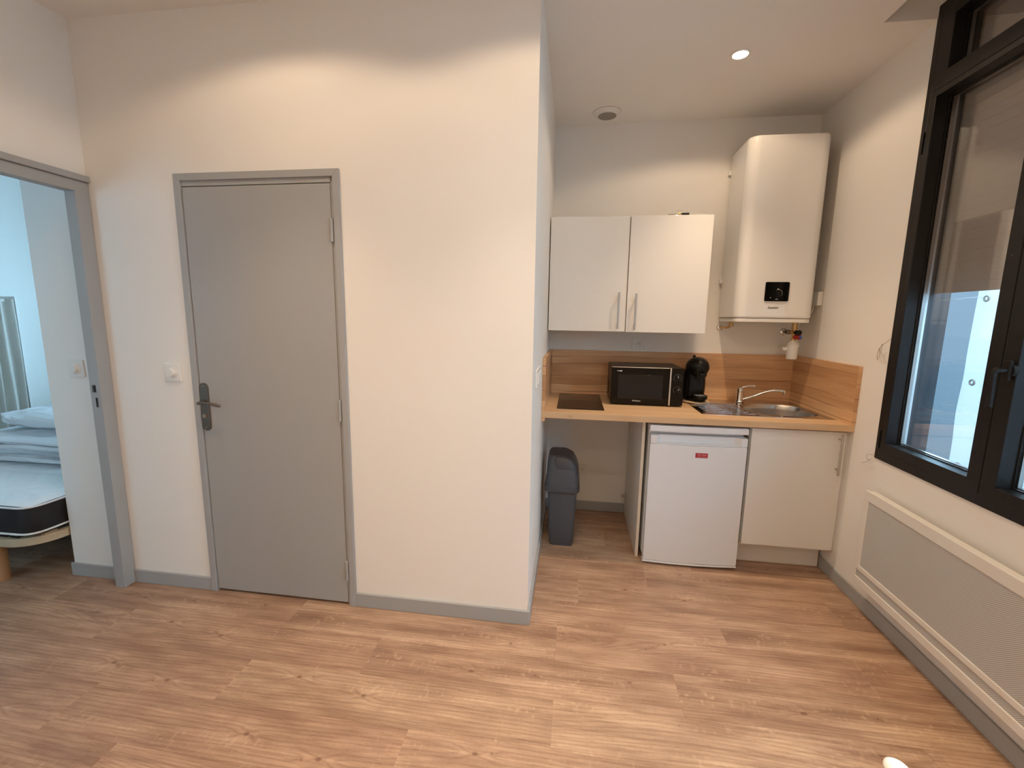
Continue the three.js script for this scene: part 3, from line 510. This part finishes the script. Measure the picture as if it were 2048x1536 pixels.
{ // under-counter fridge
  const w = 0.533, hw = w / 2, g = local('fridge', 'white under-counter fridge with a red badge below the worktop', 'fridge', [0.891, 0, -0.628], 0.022);
  const bow = (x0, x1, zb, b) => { const s = new THREE.Shape(); s.moveTo(x0, zb); s.lineTo(x1, zb); s.lineTo(x1, -b); const k = 16; for (let i = 1; i <= k; i++) { const u = 1 - 2 * i / k; const xx = (x0 + x1) / 2 + u * (x1 - x0) / 2; s.lineTo(xx, -b * u * u); } s.closePath(); return s; };
  part(g, 'cabinet_body', bx(-hw + 0.004, hw - 0.004, 0.035, 0.812, -0.5, -0.068, 0.004), M.fridgeWhite);
  part(g, 'top_slab', extY(bow(-hw, hw, -0.5, 0.012), 0.812, 0.849, 0.006), M.fridgeWhite);
  const door = part(g, 'door', extY(bow(-hw + 0.005, hw, -0.062, 0.014), 0.022, 0.74, 0.006), M.fridgeWhite);
  const hb = (x0, x1, z) => { const s = new THREE.Shape(); s.moveTo(x0, -0.062); s.lineTo(x1, -0.062); s.lineTo(x1, z); s.lineTo(x0, z); s.closePath(); return s; };
  const hd = part(door, 'handle_recess', join(extY(hb(-hw + 0.01, hw - 0.006, -0.038), 0.742, 0.79, 0.002), extY(bow(-hw + 0.012, hw - 0.006, -0.062, 0.014), 0.7415, 0.748, 0.002)), M.fridgeWhite);
  // sloping ends of the grip
  for (const s of [-1, 1]) { const p = new THREE.Shape(), e = s < 0 ? -hw + 0.006 : hw; p.moveTo(e, -0.06); p.lineTo(e - s * 0.075, -0.06); p.lineTo(e - s * 0.035, -0.0085); p.lineTo(e, -0.0125); p.closePath(); part(door, 'grip_end', extY(p, 0.742, 0.791, 0.003), M.fridgeWhite); }
  part(door, 'bottom_lip', extY(bow(-hw + 0.001, hw + 0.002, -0.06, 0.015), 0.012, 0.021, 0.003).translate(0, 0, 0.003), M.fridgeWhite);
  const bd = part(door, 'badge', bx(-0.013, 0.054, 0.672, 0.7, -0.004, 0.0016, 0.002), M.red, 'red badge');
  part(bd, 'badge_print', join(bx(-0.004, 0.017, 0.686, 0.694, 0.0012, 0.0021), bx(0.022, 0.046, 0.686, 0.694, 0.0012, 0.0021), bx(-0.004, 0.046, 0.6775, 0.6805, 0.0012, 0.0021)), M.pinkInk);
  for (const [x, z] of [[-0.22, -0.1], [0.22, -0.1], [-0.22, -0.45], [0.22, -0.45]]) part(g, 'foot', cyl([x, 0, z], [x, 0.037, z], 0.016, 0.014, 14), M.blackMatt);
}
{ // panel carrying the worktop beside the fridge
  const g = thing('support_panel', 'white upright panel carrying the worktop left of the fridge', 'panel', [0.601, 0, -1.0]);
  part(g, 'board', bx(0.592, 0.609, 0, KB - 0.0005, ZK + 0.012, -0.704, 0.001), M.whiteLam);
  part(g, 'hinge_plate', join(bx(0.586, 0.592, 0.145, 0.185, -1.27, -1.2, 0.001), bx(0.556, 0.588, 0.157, 0.175, -1.25, -1.23, 0.002)), M.brushed, 'metal hinge plate');
  part(g, 'screw_cap', cyl([0.5905, 0.838, -0.735], [0.592, 0.838, -0.735], 0.005, 0.005, 12), M.satin);
}
{ // base cabinet below the sink
  const x0 = 1.176, x1 = W - 0.003, zf = -0.66;
  const g = thing('base_cabinet', 'white one-door base cabinet below the sink', 'cabinet', [(x0 + x1) / 2, 0, -0.98]);
  part(g, 'body', join(bx(x0, x0 + 0.018, 0.15, KB - 0.001, ZK + 0.01, zf - 0.02), bx(x1 - 0.018, x1, 0.15, KB - 0.001, ZK + 0.01, zf - 0.02), bx(x0 + 0.018, x1 - 0.018, 0.15, 0.168, ZK + 0.01, zf - 0.02)), M.whiteLam);
  const d = part(g, 'door', bx(x0 + 0.002, 1.664, 0.163, 0.852, zf - 0.019, zf, 0.0015), M.whiteLam); part(d, 'handle', bar(1.628, 0.614, 0.842, zf), M.brushed, 'brushed steel bar handle');
  part(g, 'plinth', bx(x0 + 0.002, 1.66, 0, 0.15, -0.786, -0.77, 0.001), M.whiteLam);
  part(g, 'filler_strip', bx(1.667, W - 0.001, 0.163, 0.862, zf - 0.018, zf - 0.003), M.whiteLam);
}
{ // swing-lid bin
  const g = thing('waste_bin', 'slate grey plastic swing-lid bin under the worktop', 'bin', [0.135, 0, -0.875]);
  const zb = -1.0;
  const R = (x0, x1, z0, z1, r, y) => rr(x0, x1, z0, z1, r, y);
  part(g, 'body', loft([R(0.066, 0.206, zb + 0.03, -0.758, 0.02, 0), R(0.064, 0.208, zb + 0.03, -0.756, 0.02, 0.022), R(0.057, 0.213, zb + 0.026, -0.75, 0.024, 0.026), R(0.05, 0.219, zb + 0.016, -0.745, 0.026, 0.2), R(0.044, 0.226, zb + 0.008, -0.738, 0.028, 0.37)]), M.binGrey);
  part(g, 'grip_dent', at(ball(0, 0, 0, 0.034, 0.004, 0.006, 16), 0.135, 0.3, -0.7405), M.binGrey);
  const lid = part(g, 'lid', loft([R(0.028, 0.236, zb, -0.728, 0.03, 0.366), R(0.024, 0.24, zb - 0.004, -0.724, 0.032, 0.372), R(0.022, 0.242, zb - 0.006, -0.722, 0.034, 0.395), R(0.03, 0.236, zb, -0.73, 0.034, 0.4), R(0.032, 0.234, zb + 0.002, -0.733, 0.035, 0.44), R(0.034, 0.229, zb + 0.004, -0.738, 0.036, 0.49), R(0.036, 0.216, zb + 0.01, -0.748, 0.036, 0.535), R(0.04, 0.195, zb + 0.018, -0.76, 0.036, 0.57), R(0.05, 0.165, zb + 0.03, -0.775, 0.034, 0.588), R(0.065, 0.14, zb + 0.05, -0.795, 0.03, 0.594)], [true, true], 0.55), M.binGrey);
  part(lid, 'flap', loft([R(0.075, 0.235, zb + 0.04, -0.744, 0.03, 0.475), R(0.07, 0.233, zb + 0.036, -0.741, 0.034, 0.492), R(0.062, 0.2195, zb + 0.036, -0.7455, 0.036, 0.537), R(0.058, 0.198, zb + 0.04, -0.758, 0.036, 0.573), R(0.066, 0.167, zb + 0.046, -0.778, 0.034, 0.5915), R(0.08, 0.14, zb + 0.06, -0.8, 0.026, 0.597)], [true, true], 0.55), M.binDark);
}
{ // flat water heater
  const x0 = 1.15, x1 = 1.597, zf = -0.998, y0 = 1.461, y1 = 2.508, r = 0.06;
  const g = thing('water_heater', 'tall flat white water heater hung on the niche wall', 'water heater', [(x0 + x1) / 2, 1.437, -1.16]);
  const prof = (e, rr_) => { const s = new THREE.Shape(), a = x0 + e, b = x1 - e, f = zf - e, q = ZK + 0.02; s.moveTo(a, q); s.lineTo(b, q); s.lineTo(b, f - rr_); s.absarc(b - rr_, f - rr_, rr_, 0, Math.PI / 2); s.lineTo(a + rr_, f); s.absarc(a + rr_, f - rr_, rr_, Math.PI / 2, Math.PI); s.closePath(); return s; };
  part(g, 'casing', extY(prof(0, r), y0, y1, 0.01, 20), M.enamel);
  part(g, 'bottom_cap', extY(prof(0.004, r - 0.004), 1.437, 1.459, 0.003, 20), M.plasticWhite);
  const cp = part(g, 'control_panel', ext(shapeRect(1.304, 1.439, 1.563, 1.677, 0.008), zf - 0.001, zf + 0.006, 0.002), M.blackGloss, 'square black control panel');
  part(cp, 'dial', join(cyl([1.378, 1.608, zf + 0.005], [1.378, 1.608, zf + 0.016], 0.019, 0.0175, 28), bx(1.3745, 1.3815, 1.59, 1.613, zf + 0.015, zf + 0.02, 0.002)), M.black);
  for (const q of [at(muv(new THREE.RingGeometry(0.0235, 0.0246, 32, 1, -0.6, 2.6)), 1.378, 1.608, zf + 0.0063), bx(1.372, 1.38, 1.634, 1.638, zf + 0.006, zf + 0.0065), at(muv(new THREE.RingGeometry(0.0035, 0.0045, 4)), 1.337, 1.584, zf + 0.0063), bx(1.366, 1.38, 1.574, 1.577, zf + 0.006, zf + 0.0065)]) part(cp, 'dial_mark', q, M.printWhite);
  part(g, 'brand_lettering', at(text('Sauter', 0.03, 0.062, 0.0006, 0.3), 1.361, 1.525, zf), M.ink, 'dark italic lettering');
  for (const y of [1.69, 2.38]) part(g, 'wall_bracket', join(bx(1.135, 1.25, y, y + 0.028, ZK, ZK + 0.025, 0.003), bx(1.2, 1.54, y, y + 0.035, ZK, ZK + 0.021)), M.plasticWhite);
  const out = part(g, 'hot_outlet', join(cyl([1.195, 1.412, -1.2], [1.195, 1.44, -1.2], 0.013, 0.013, 16), cyl([1.195, 1.405, -1.2], [1.195, 1.418, -1.2], 0.017, 0.017, 6), tube([[1.195, 1.412, -1.2], [1.185, 1.4, -1.22], [1.17, 1.398, -1.29], [1.168, 1.398, ZK]], 0.008, 20, 8)), M.brass, 'brass outlet');
  part(out, 'escutcheon', at(lathe([[0.008, 0.008], [0.02, 0.006], [0.023, 0]], 20), 1.168, 1.398, ZK, Math.PI / 2), M.chrome);
}
{ // safety group and trap below the heater
  const x = 1.545, z = -1.11, g = thing('safety_valve', 'brass safety valve with red and black knobs below the water heater', 'valve', [x, 1.3, z]);
  part(g, 'valve_body', join(cyl([x, 1.33, z], [x, 1.436, z], 0.011, 0.011, 16), cyl([x, 1.415, z], [x, 1.436, z], 0.016, 0.016, 6), cyl([x, 1.398, z], [x, 1.41, z], 0.018, 0.018, 6), cyl([x - 0.03, 1.377, z], [x + 0.02, 1.377, z], 0.011, 0.011, 14), cyl([x, 1.325, z], [x, 1.335, z], 0.014, 0.012, 14)), M.brass);
  part(g, 'inlet_cap', join(cyl([x - 0.05, 1.378, z], [x - 0.024, 1.378, z], 0.0125, 0.014, 14), tube([[x - 0.048, 1.378, z], [x - 0.045, 1.378, z - 0.035], [x + 0.01, 1.376, z - 0.12], [x + 0.035, 1.374, ZK]], 0.008, 20, 8)), M.satin);
  part(g, 'escutcheon', at(lathe([[0.008, 0.01], [0.022, 0.007], [0.025, 0]], 20), x + 0.035, 1.374, ZK, Math.PI / 2), M.chrome);
  part(g, 'black_knob', join(cyl([x + 0.004, 1.376, z + 0.01], [x + 0.012, 1.376, z + 0.04], 0.014, 0.016, 8), ball(x + 0.012, 1.376, z + 0.04, 0.016, 0.016, 0.006, 16)), M.blackMatt);
  const k = part(g, 'red_knob', join(cyl([x + 0.0, 1.347, z + 0.006], [x + 0.022, 1.347, z + 0.036], 0.0135, 0.0155, 10)), M.redPlastic, 'red knob');
  part(k, 'blue_cap', ball(x + 0.0225, 1.347, z + 0.0365, 0.0105, 0.0105, 0.0105, 14), M.bluePlastic, 'blue cap');
  const t = thing('drain_trap', 'white plastic drain trap hanging below the safety valve', 'drain trap', [x, 1.2, z]);
  part(t, 'cup', at(lathe([[0, 0], [0.028, 0], [0.031, 0.004], [0.0315, 0.078], [0.0345, 0.08], [0.0345, 0.09], [0.031, 0.092], [0.026, 0.094], [0.026, 0.104], [0.02, 0.105], [0, 0.104]], 28), x, 1.208, z), M.plasticWhite);
  part(t, 'funnel', join(cyl([x, 1.3, z], [x, 1.317, z], 0.01, 0.01, 14), cyl([x, 1.314, z], [x, 1.3245, z], 0.017, 0.017, 18), bx(x + 0.028, x + 0.032, 1.285, 1.312, z - 0.008, z + 0.008, 0.001)), M.plasticWhite);
  part(t, 'outlet_pipe', join(cyl([x - 0.02, 1.272, z], [x - 0.045, 1.272, z - 0.01], 0.013, 0.013, 14), cyl([x - 0.04, 1.272, z - 0.012], [x + 0.02, 1.27, ZK], 0.012, 0.012, 14)), M.plasticWhite);
}
{
  const g = thing('junction_box', 'white electrical outlet box on the window wall beside the water heater', 'junction box', [W, 1.585, -1.125]);
  part(g, 'cover', bx(W - 0.028, W, 1.543, 1.628, -1.168, -1.083, 0.004), M.plasticWhite);
  part(g, 'cable', tube([[W - 0.014, 1.545, -1.15], [W - 0.014, 1.51, -1.16], [W - 0.03, 1.485, -1.175], [1.622, 1.47, -1.19], [1.603, 1.472, -1.2]], 0.0045, 30, 8), M.plasticWhite);
}
{ // panel heater on the right wall
  const xf = 1.606, xb = 1.652, z0 = -0.372, z1 = 1.0, y0 = 0.16, y1 = 0.64;
  const g = thing('panel_heater', 'white electric panel heater with grey perforated grille below the window', 'heater', [W, y0, (z0 + z1) / 2]);
  const zy = (a0, a1, b0, b1, r) => shapeRect(a0, a1, b0, b1, r);
  const turn = (geo) => { geo.rotateY(-Math.PI / 2); return muv(geo); };   // shape (z, y) extruded along -x
  const s = zy(z0, z1, y0, y1, 0.014), h1 = new THREE.Path(), h2 = new THREE.Path();
  const hole = (p, a0, a1, b0, b1) => { p.moveTo(a0, b0); p.lineTo(a0, b1); p.lineTo(a1, b1); p.lineTo(a1, b0); p.closePath(); };
  hole(h1, z0 + 0.035, z1 - 0.035, 0.258, 0.590); hole(h2, z0 + 0.012, z1 - 0.012, 0.197, 0.232); s.holes.push(h1, h2);
  part(g, 'front_panel', turn(ext(s, -xf - 0.012, -xf, 0.003)), M.whiteLam);
  part(g, 'housing', join(bx(xf + 0.012, xb, y0 + 0.006, y1 - 0.006, z0 + 0.006, z1 - 0.006, 0.004), bx(xb, W, 0.25, 0.55, 0.1, 0.16), bx(xb, W, 0.25, 0.55, 0.55, 0.61)), M.whiteLam);
  part(g, 'grille', bx(xf + 0.003, xf + 0.0125, 0.257, 0.591, z0 + 0.034, z1 - 0.034), M.perf, 'grey perforated grille');
  part(g, 'air_outlet', bx(xf + 0.004, xf + 0.0125, 0.196, 0.233, z0 + 0.011, z1 - 0.011), M.perf, 'grey perforated strip');
}

// ---------------------------------------------------------------- outside the window
{
  const g = thing('roller_shutter', 'brown-grey roller shutter lowered halfway outside the window', 'shutter', [1.8, 1.578, 0.12]), n = 29, p = 0.043;
  for (let i = 0; i < n; i++) { const y = 1.578 + i * p; part(g, 'slat', bx(1.796, 1.804, y, y + p, WZ0 + 0.02, 0.66, 0.0014, 2), M.shutter); }
}
{
  const g = thing('privacy_canvas', 'white canvas sheet with metal eyelets hung outside the window', 'canvas', [1.9, 0.6, 0.3]), x = 1.9, z0 = -0.317, z1 = 0.66, n = 40, m = 24, pos = [], idx = [];
  for (let i = 0; i <= n; i++) for (let j = 0; j <= m; j++) { const u = i / n, v = j / m; pos.push(x + 0.018 * (fbm(u * 5, v * 4, 77, 2) - 0.5), 0.5 + 1.12 * v, z0 + (z1 - z0) * u); }
  for (let i = 0; i < n; i++) for (let j = 0; j < m; j++) { const a = i * (m + 1) + j; idx.push(a, a + 1, a + m + 1, a + 1, a + m + 2, a + m + 1); }
  const bg = new THREE.BufferGeometry(); bg.setAttribute('position', new THREE.Float32BufferAttribute(pos, 3)); bg.setIndex(idx); bg.computeVertexNormals();
  part(g, 'sheet', muv(bg), M.canvas);
  for (const y of [1.552, 1.193, 0.817]) part(g, 'eyelet', at(muv(new THREE.TorusGeometry(0.0115, 0.0042, 8, 24)), x - 0.004, y, -0.263, 0, Math.PI / 2), M.brushed, 'metal eyelet');
  const wire = (label, pts) => { const t = thing('tie_wire', label, 'wire', pts[0]); part(t, 'strand', tube(pts, 0.0012, 40, 6), M.brushed); };
  wire('thin steel wire tying the top canvas eyelet to the window jamb outside', [[1.895, 1.545, -0.263], [1.885, 1.556, -0.268], [1.84, 1.552, -0.34], [1.80, 1.545, -0.395]]);
  wire('looped thin wire poking from the window frame above the sink', [[W - 0.004, 1.375, -0.437], [W - 0.014, 1.352, -0.452], [W - 0.02, 1.335, -0.475], [W - 0.018, 1.29, -0.5], [W - 0.012, 1.262, -0.503], [W - 0.02, 1.345, -0.468], [W - 0.02, 1.31, -0.485], [W - 0.022, 1.255, -0.44], [W - 0.016, 1.285, -0.462], [W - 0.02, 1.32, -0.492]]);
  wire('thin curled wire poking from the lower corner of the window frame', [[W - 0.006, 0.798, -0.436], [W - 0.014, 0.792, -0.455], [W - 0.016, 0.788, -0.475], [W - 0.014, 0.768, -0.478], [W - 0.014, 0.762, -0.462], [W - 0.016, 0.775, -0.44], [W - 0.018, 0.75, -0.47], [W - 0.014, 0.735, -0.5], [W - 0.012, 0.73, -0.515]]);
}

// ---------------------------------------------------------------- bedroom
{
  const x1 = -2.535, x0 = -3.92, z1 = 0.15, z0 = -1.76;
  const g = thing('bed_frame', 'slatted bed frame with a rounded beech rim in the bedroom', 'bed', [(x0 + x1) / 2, 0, (z0 + z1) / 2]);
  const rim = (e, r) => { const s = shapeRect(x0 - e, x1 + e, z0 - e, z1 + e, r); return s; };
  const s = rim(0.012, 0.17), hole = new THREE.Path(); shapeRect(x0 + 0.02, x1 - 0.02, z0 + 0.02, z1 - 0.02, 0.14).getPoints(12).reverse().forEach((p, i) => (i ? hole.lineTo(p.x, p.y) : hole.moveTo(p.x, p.y))); hole.closePath(); s.holes.push(hole);
  part(g, 'rim', extY(s, 0.228, 0.272, 0.004, 16), M.bedWood);
  for (let i = 0; i < 12; i++) { const z = z1 - 0.09 - i * 0.155; part(g, 'slat', bx(x0 + 0.01, x1 - 0.01, 0.272, 0.282, z - 0.03, z + 0.03, 0.003), M.slatWood); }
  for (const i of [0, 1, 2]) part(g, 'slat_holder', bx(x1 - 0.16 - i * 0.07, x1 - 0.105 - i * 0.07, 0.268, 0.298, z1 - 0.07, z1 - 0.012, 0.006), M.blackMatt);
  for (const [x, z] of [[-2.845, 0.105], [x0 + 0.2, 0.105], [-2.845, z0 + 0.1], [x0 + 0.2, z0 + 0.1]]) part(g, 'leg', cyl([x, 0, z], [x, 0.23, z], 0.036, 0.036, 24), M.legWood, 'round wooden leg');
  const mt = thing('mattress', 'white quilted mattress with black side bands on the bed', 'mattress', [(x0 + x1) / 2, 0.3, (z0 + z1) / 2]);
  const R = (e, y, r = 0.07) => rr(x0 + e, x1 - e, z0 + e, z1 - e, r - e * 0.5, y, 8);
  part(mt, 'side_band', loft([R(0.006, 0.298), R(0, 0.31), R(-0.004, 0.37), R(0, 0.435), R(0.006, 0.446)]), M.mattressSide, 'black side band');
  // quilted top with chevron seams
  const n = 110, m = 150, pos = [], idx = [], w = x1 - x0 - 0.016, l = z1 - z0 - 0.016;
  for (let i = 0; i <= n; i++) for (let j = 0; j <= m; j++) {
    let x = x0 + 0.008 + w * i / n, z = z0 + 0.008 + l * j / m; const fx = Math.min(x - x0, x1 - x), fz = Math.min(z - z0, z1 - z);
    if (fx < 0.07 && fz < 0.07) { const d = Math.hypot(0.07 - fx, 0.07 - fz); if (d > 0.066) { const k = 0.066 / d; x = x - x0 < 0.5 * w ? x0 + 0.07 - (0.07 - fx) * k : x1 - 0.07 + (0.07 - fx) * k; z = z - z0 < 0.5 * l ? z0 + 0.07 - (0.07 - fz) * k : z1 - 0.07 + (0.07 - fz) * k; } }
    const q = ((z % 0.26) + 0.26) % 0.26, t1 = (x + Math.abs(q - 0.13) * 1.1) / 0.17, e1 = Math.abs(t1 - Math.round(t1)) * 0.17, e2 = Math.min(q, 0.26 - q), gro = Math.exp(-e1 * e1 / 0.00016) + 0.6 * Math.exp(-e2 * e2 / 0.00016);
    const edge = sat(Math.min(fx, fz) / 0.05); pos.push(x, 0.446 + edge * (0.016 - 0.010 * Math.min(1, gro)), z);
  }
  for (let i = 0; i < n; i++) for (let j = 0; j < m; j++) { const a = i * (m + 1) + j; idx.push(a, a + 1, a + m + 1, a + 1, a + m + 2, a + m + 1); }
  const bg = new THREE.BufferGeometry(); bg.setAttribute('position', new THREE.Float32BufferAttribute(pos, 3)); bg.setIndex(idx); bg.computeVertexNormals();
  part(mt, 'quilted_top', muv(bg), M.mattressTop);
  const loop = (y) => rr(x0 - 0.002, x1 + 0.002, z0 - 0.002, z1 + 0.002, 0.07, y, 5);
  for (const y of [0.444, 0.302]) part(mt, 'piping', tube(loop(y), 0.0055, 260, 8, true), M.linen, 'white piping');
  // folded duvet: stacked soft layers
  const soft = (cx, cy, cz, hx, hy, hz, s, amp, k = 0.35) => {
    const a = new THREE.SphereGeometry(1, 72, 36), p = a.attributes.position;
    for (let i = 0; i < p.count; i++) {
      let x = p.getX(i), y = p.getY(i), z = p.getZ(i); const f = (v) => Math.sign(v) * Math.abs(v) ** k; x = f(x); z = f(z); y = Math.sign(y) * Math.abs(y) ** 0.75;
      const d = amp * (fbm(x * 4 + s, z * 4 + y * 3, s, 3) - 0.5), e = amp * 0.8 * (fbm(x * 9 + y * 5 + s, z * 9, s + 7, 2) - 0.5);
      p.setXYZ(i, cx + x * hx + e, cy + y * hy + d * 0.8, cz + z * hz + d);
    }
    let q = mergeVertices(a.deleteAttribute('uv').deleteAttribute('normal'), 1e-5); q.computeVertexNormals(); return muv(q);
  };
  const dv = thing('folded_duvet', 'white duvet folded in layers on the mattress', 'duvet', [-3.2, 0.46, -0.6]);
  [[0.51, 0.025, -3.22, 0.56, 0.30], [0.547, 0.024, -3.2, 0.54, 0.28], [0.583, 0.022, -3.23, 0.55, 0.29], [0.617, 0.022, -3.2, 0.53, 0.26]].forEach(([y, hy, cx, hx, hz], i) => part(dv, 'fold', soft(cx, y, -0.61 + 0.01 * i, hx, hy, hz, 11 + i * 5, 0.06), M.linen));
  const pw = thing('pillow', 'plump white pillow on top of the folded duvet', 'pillow', [-3.25, 0.6, -0.62]);
  part(pw, 'cushion', soft(-3.2, 0.715, -0.66, 0.48, 0.055, 0.22, 91, 0.07, 0.55), M.linen);
}
{ // low wardrobe with a curtain
  const x = -4.2, xb = BX + 0.01, z0 = -1.06, z1 = -0.1, h = 1.545;
  const g = thing('open_wardrobe', 'low white open wardrobe with a beige curtain in the bedroom', 'wardrobe', [(x + xb) / 2, 0, (z0 + z1) / 2]);
  part(g, 'frame', join(bx(xb, x, 0, h, z0, z0 + 0.018, 0.001), bx(xb, x, 0, h, z1 - 0.018, z1, 0.001), bx(xb, x - 0.02, h - 0.04, h - 0.022, z0 + 0.018, z1 - 0.018), bx(xb, xb + 0.008, 0, h, z0 + 0.018, z1 - 0.018)), M.whiteLam);
  for (const y of [0.32, 0.74, 1.12]) part(g, 'shelf', bx(xb + 0.008, x - 0.03, y, y + 0.016, z0 + 0.018, z1 - 0.018), M.whiteLam);
  const n = 90, m = 12, pos = [], idx = [];
  for (let i = 0; i <= n; i++) for (let j = 0; j <= m; j++) { const u = i / n, v = j / m; pos.push(x - 0.012 + 0.022 * Math.sin(u * 6.283 * 2.6 + 0.5 * Math.sin(v * 3)) * (0.55 + 0.45 * (1 - v)), 0.03 + v * (h - 0.05), z0 + 0.022 + u * (0.185 + 0.012 * (1 - v)) + 0.006 * Math.sin(v * 5 + u * 9)); }
  for (let i = 0; i < n; i++) for (let j = 0; j < m; j++) { const a = i * (m + 1) + j; idx.push(a, a + 1, a + m + 1, a + 1, a + m + 2, a + m + 1); }
  const bg = new THREE.BufferGeometry(); bg.setAttribute('position', new THREE.Float32BufferAttribute(pos, 3)); bg.setIndex(idx); bg.computeVertexNormals();
  M.curtain.side = THREE.DoubleSide; part(g, 'curtain', muv(bg), M.curtain, 'beige curtain in folds');
}
{ // white chair beside the camera: only the top of one back post shows at the lower edge
  const zp = 1.16, xa = 0.742, xc = 1.12, g = thing('white_chair', 'white chair of which one rounded back post shows beside the panel heater', 'chair', [(xa + xc) / 2, 0, zp + 0.2]);
  for (const x of [xa, xc]) part(g, 'back_post', join(cyl([x, 0, zp + 0.02], [x, 0.45, zp + 0.02], 0.014, 0.016, 16), cyl([x, 0.45, zp + 0.02], [x, 0.69, zp], 0.016, 0.016, 16), at(lathe([[0, 0.012], [0.012, 0.0105], [0.0185, 0.006], [0.0195, 0], [0.016, -0.008]], 24), x, 0.69, zp)), M.plasticWhite);
  for (const x of [xa, xc]) part(g, 'front_leg', cyl([x, 0, zp + 0.4], [x, 0.44, zp + 0.38], 0.014, 0.016, 16), M.plasticWhite);
  part(g, 'seat', bx(xa - 0.02, xc + 0.02, 0.44, 0.462, zp + 0.0, zp + 0.41, 0.01), M.plasticWhite);
  for (const y of [0.52, 0.59, 0.66]) part(g, 'back_rail', cyl([xa, y, zp + 0.012], [xc, y, zp + 0.012], 0.009, 0.009, 12), M.plasticWhite);
}
renderer.render(scene, camera);
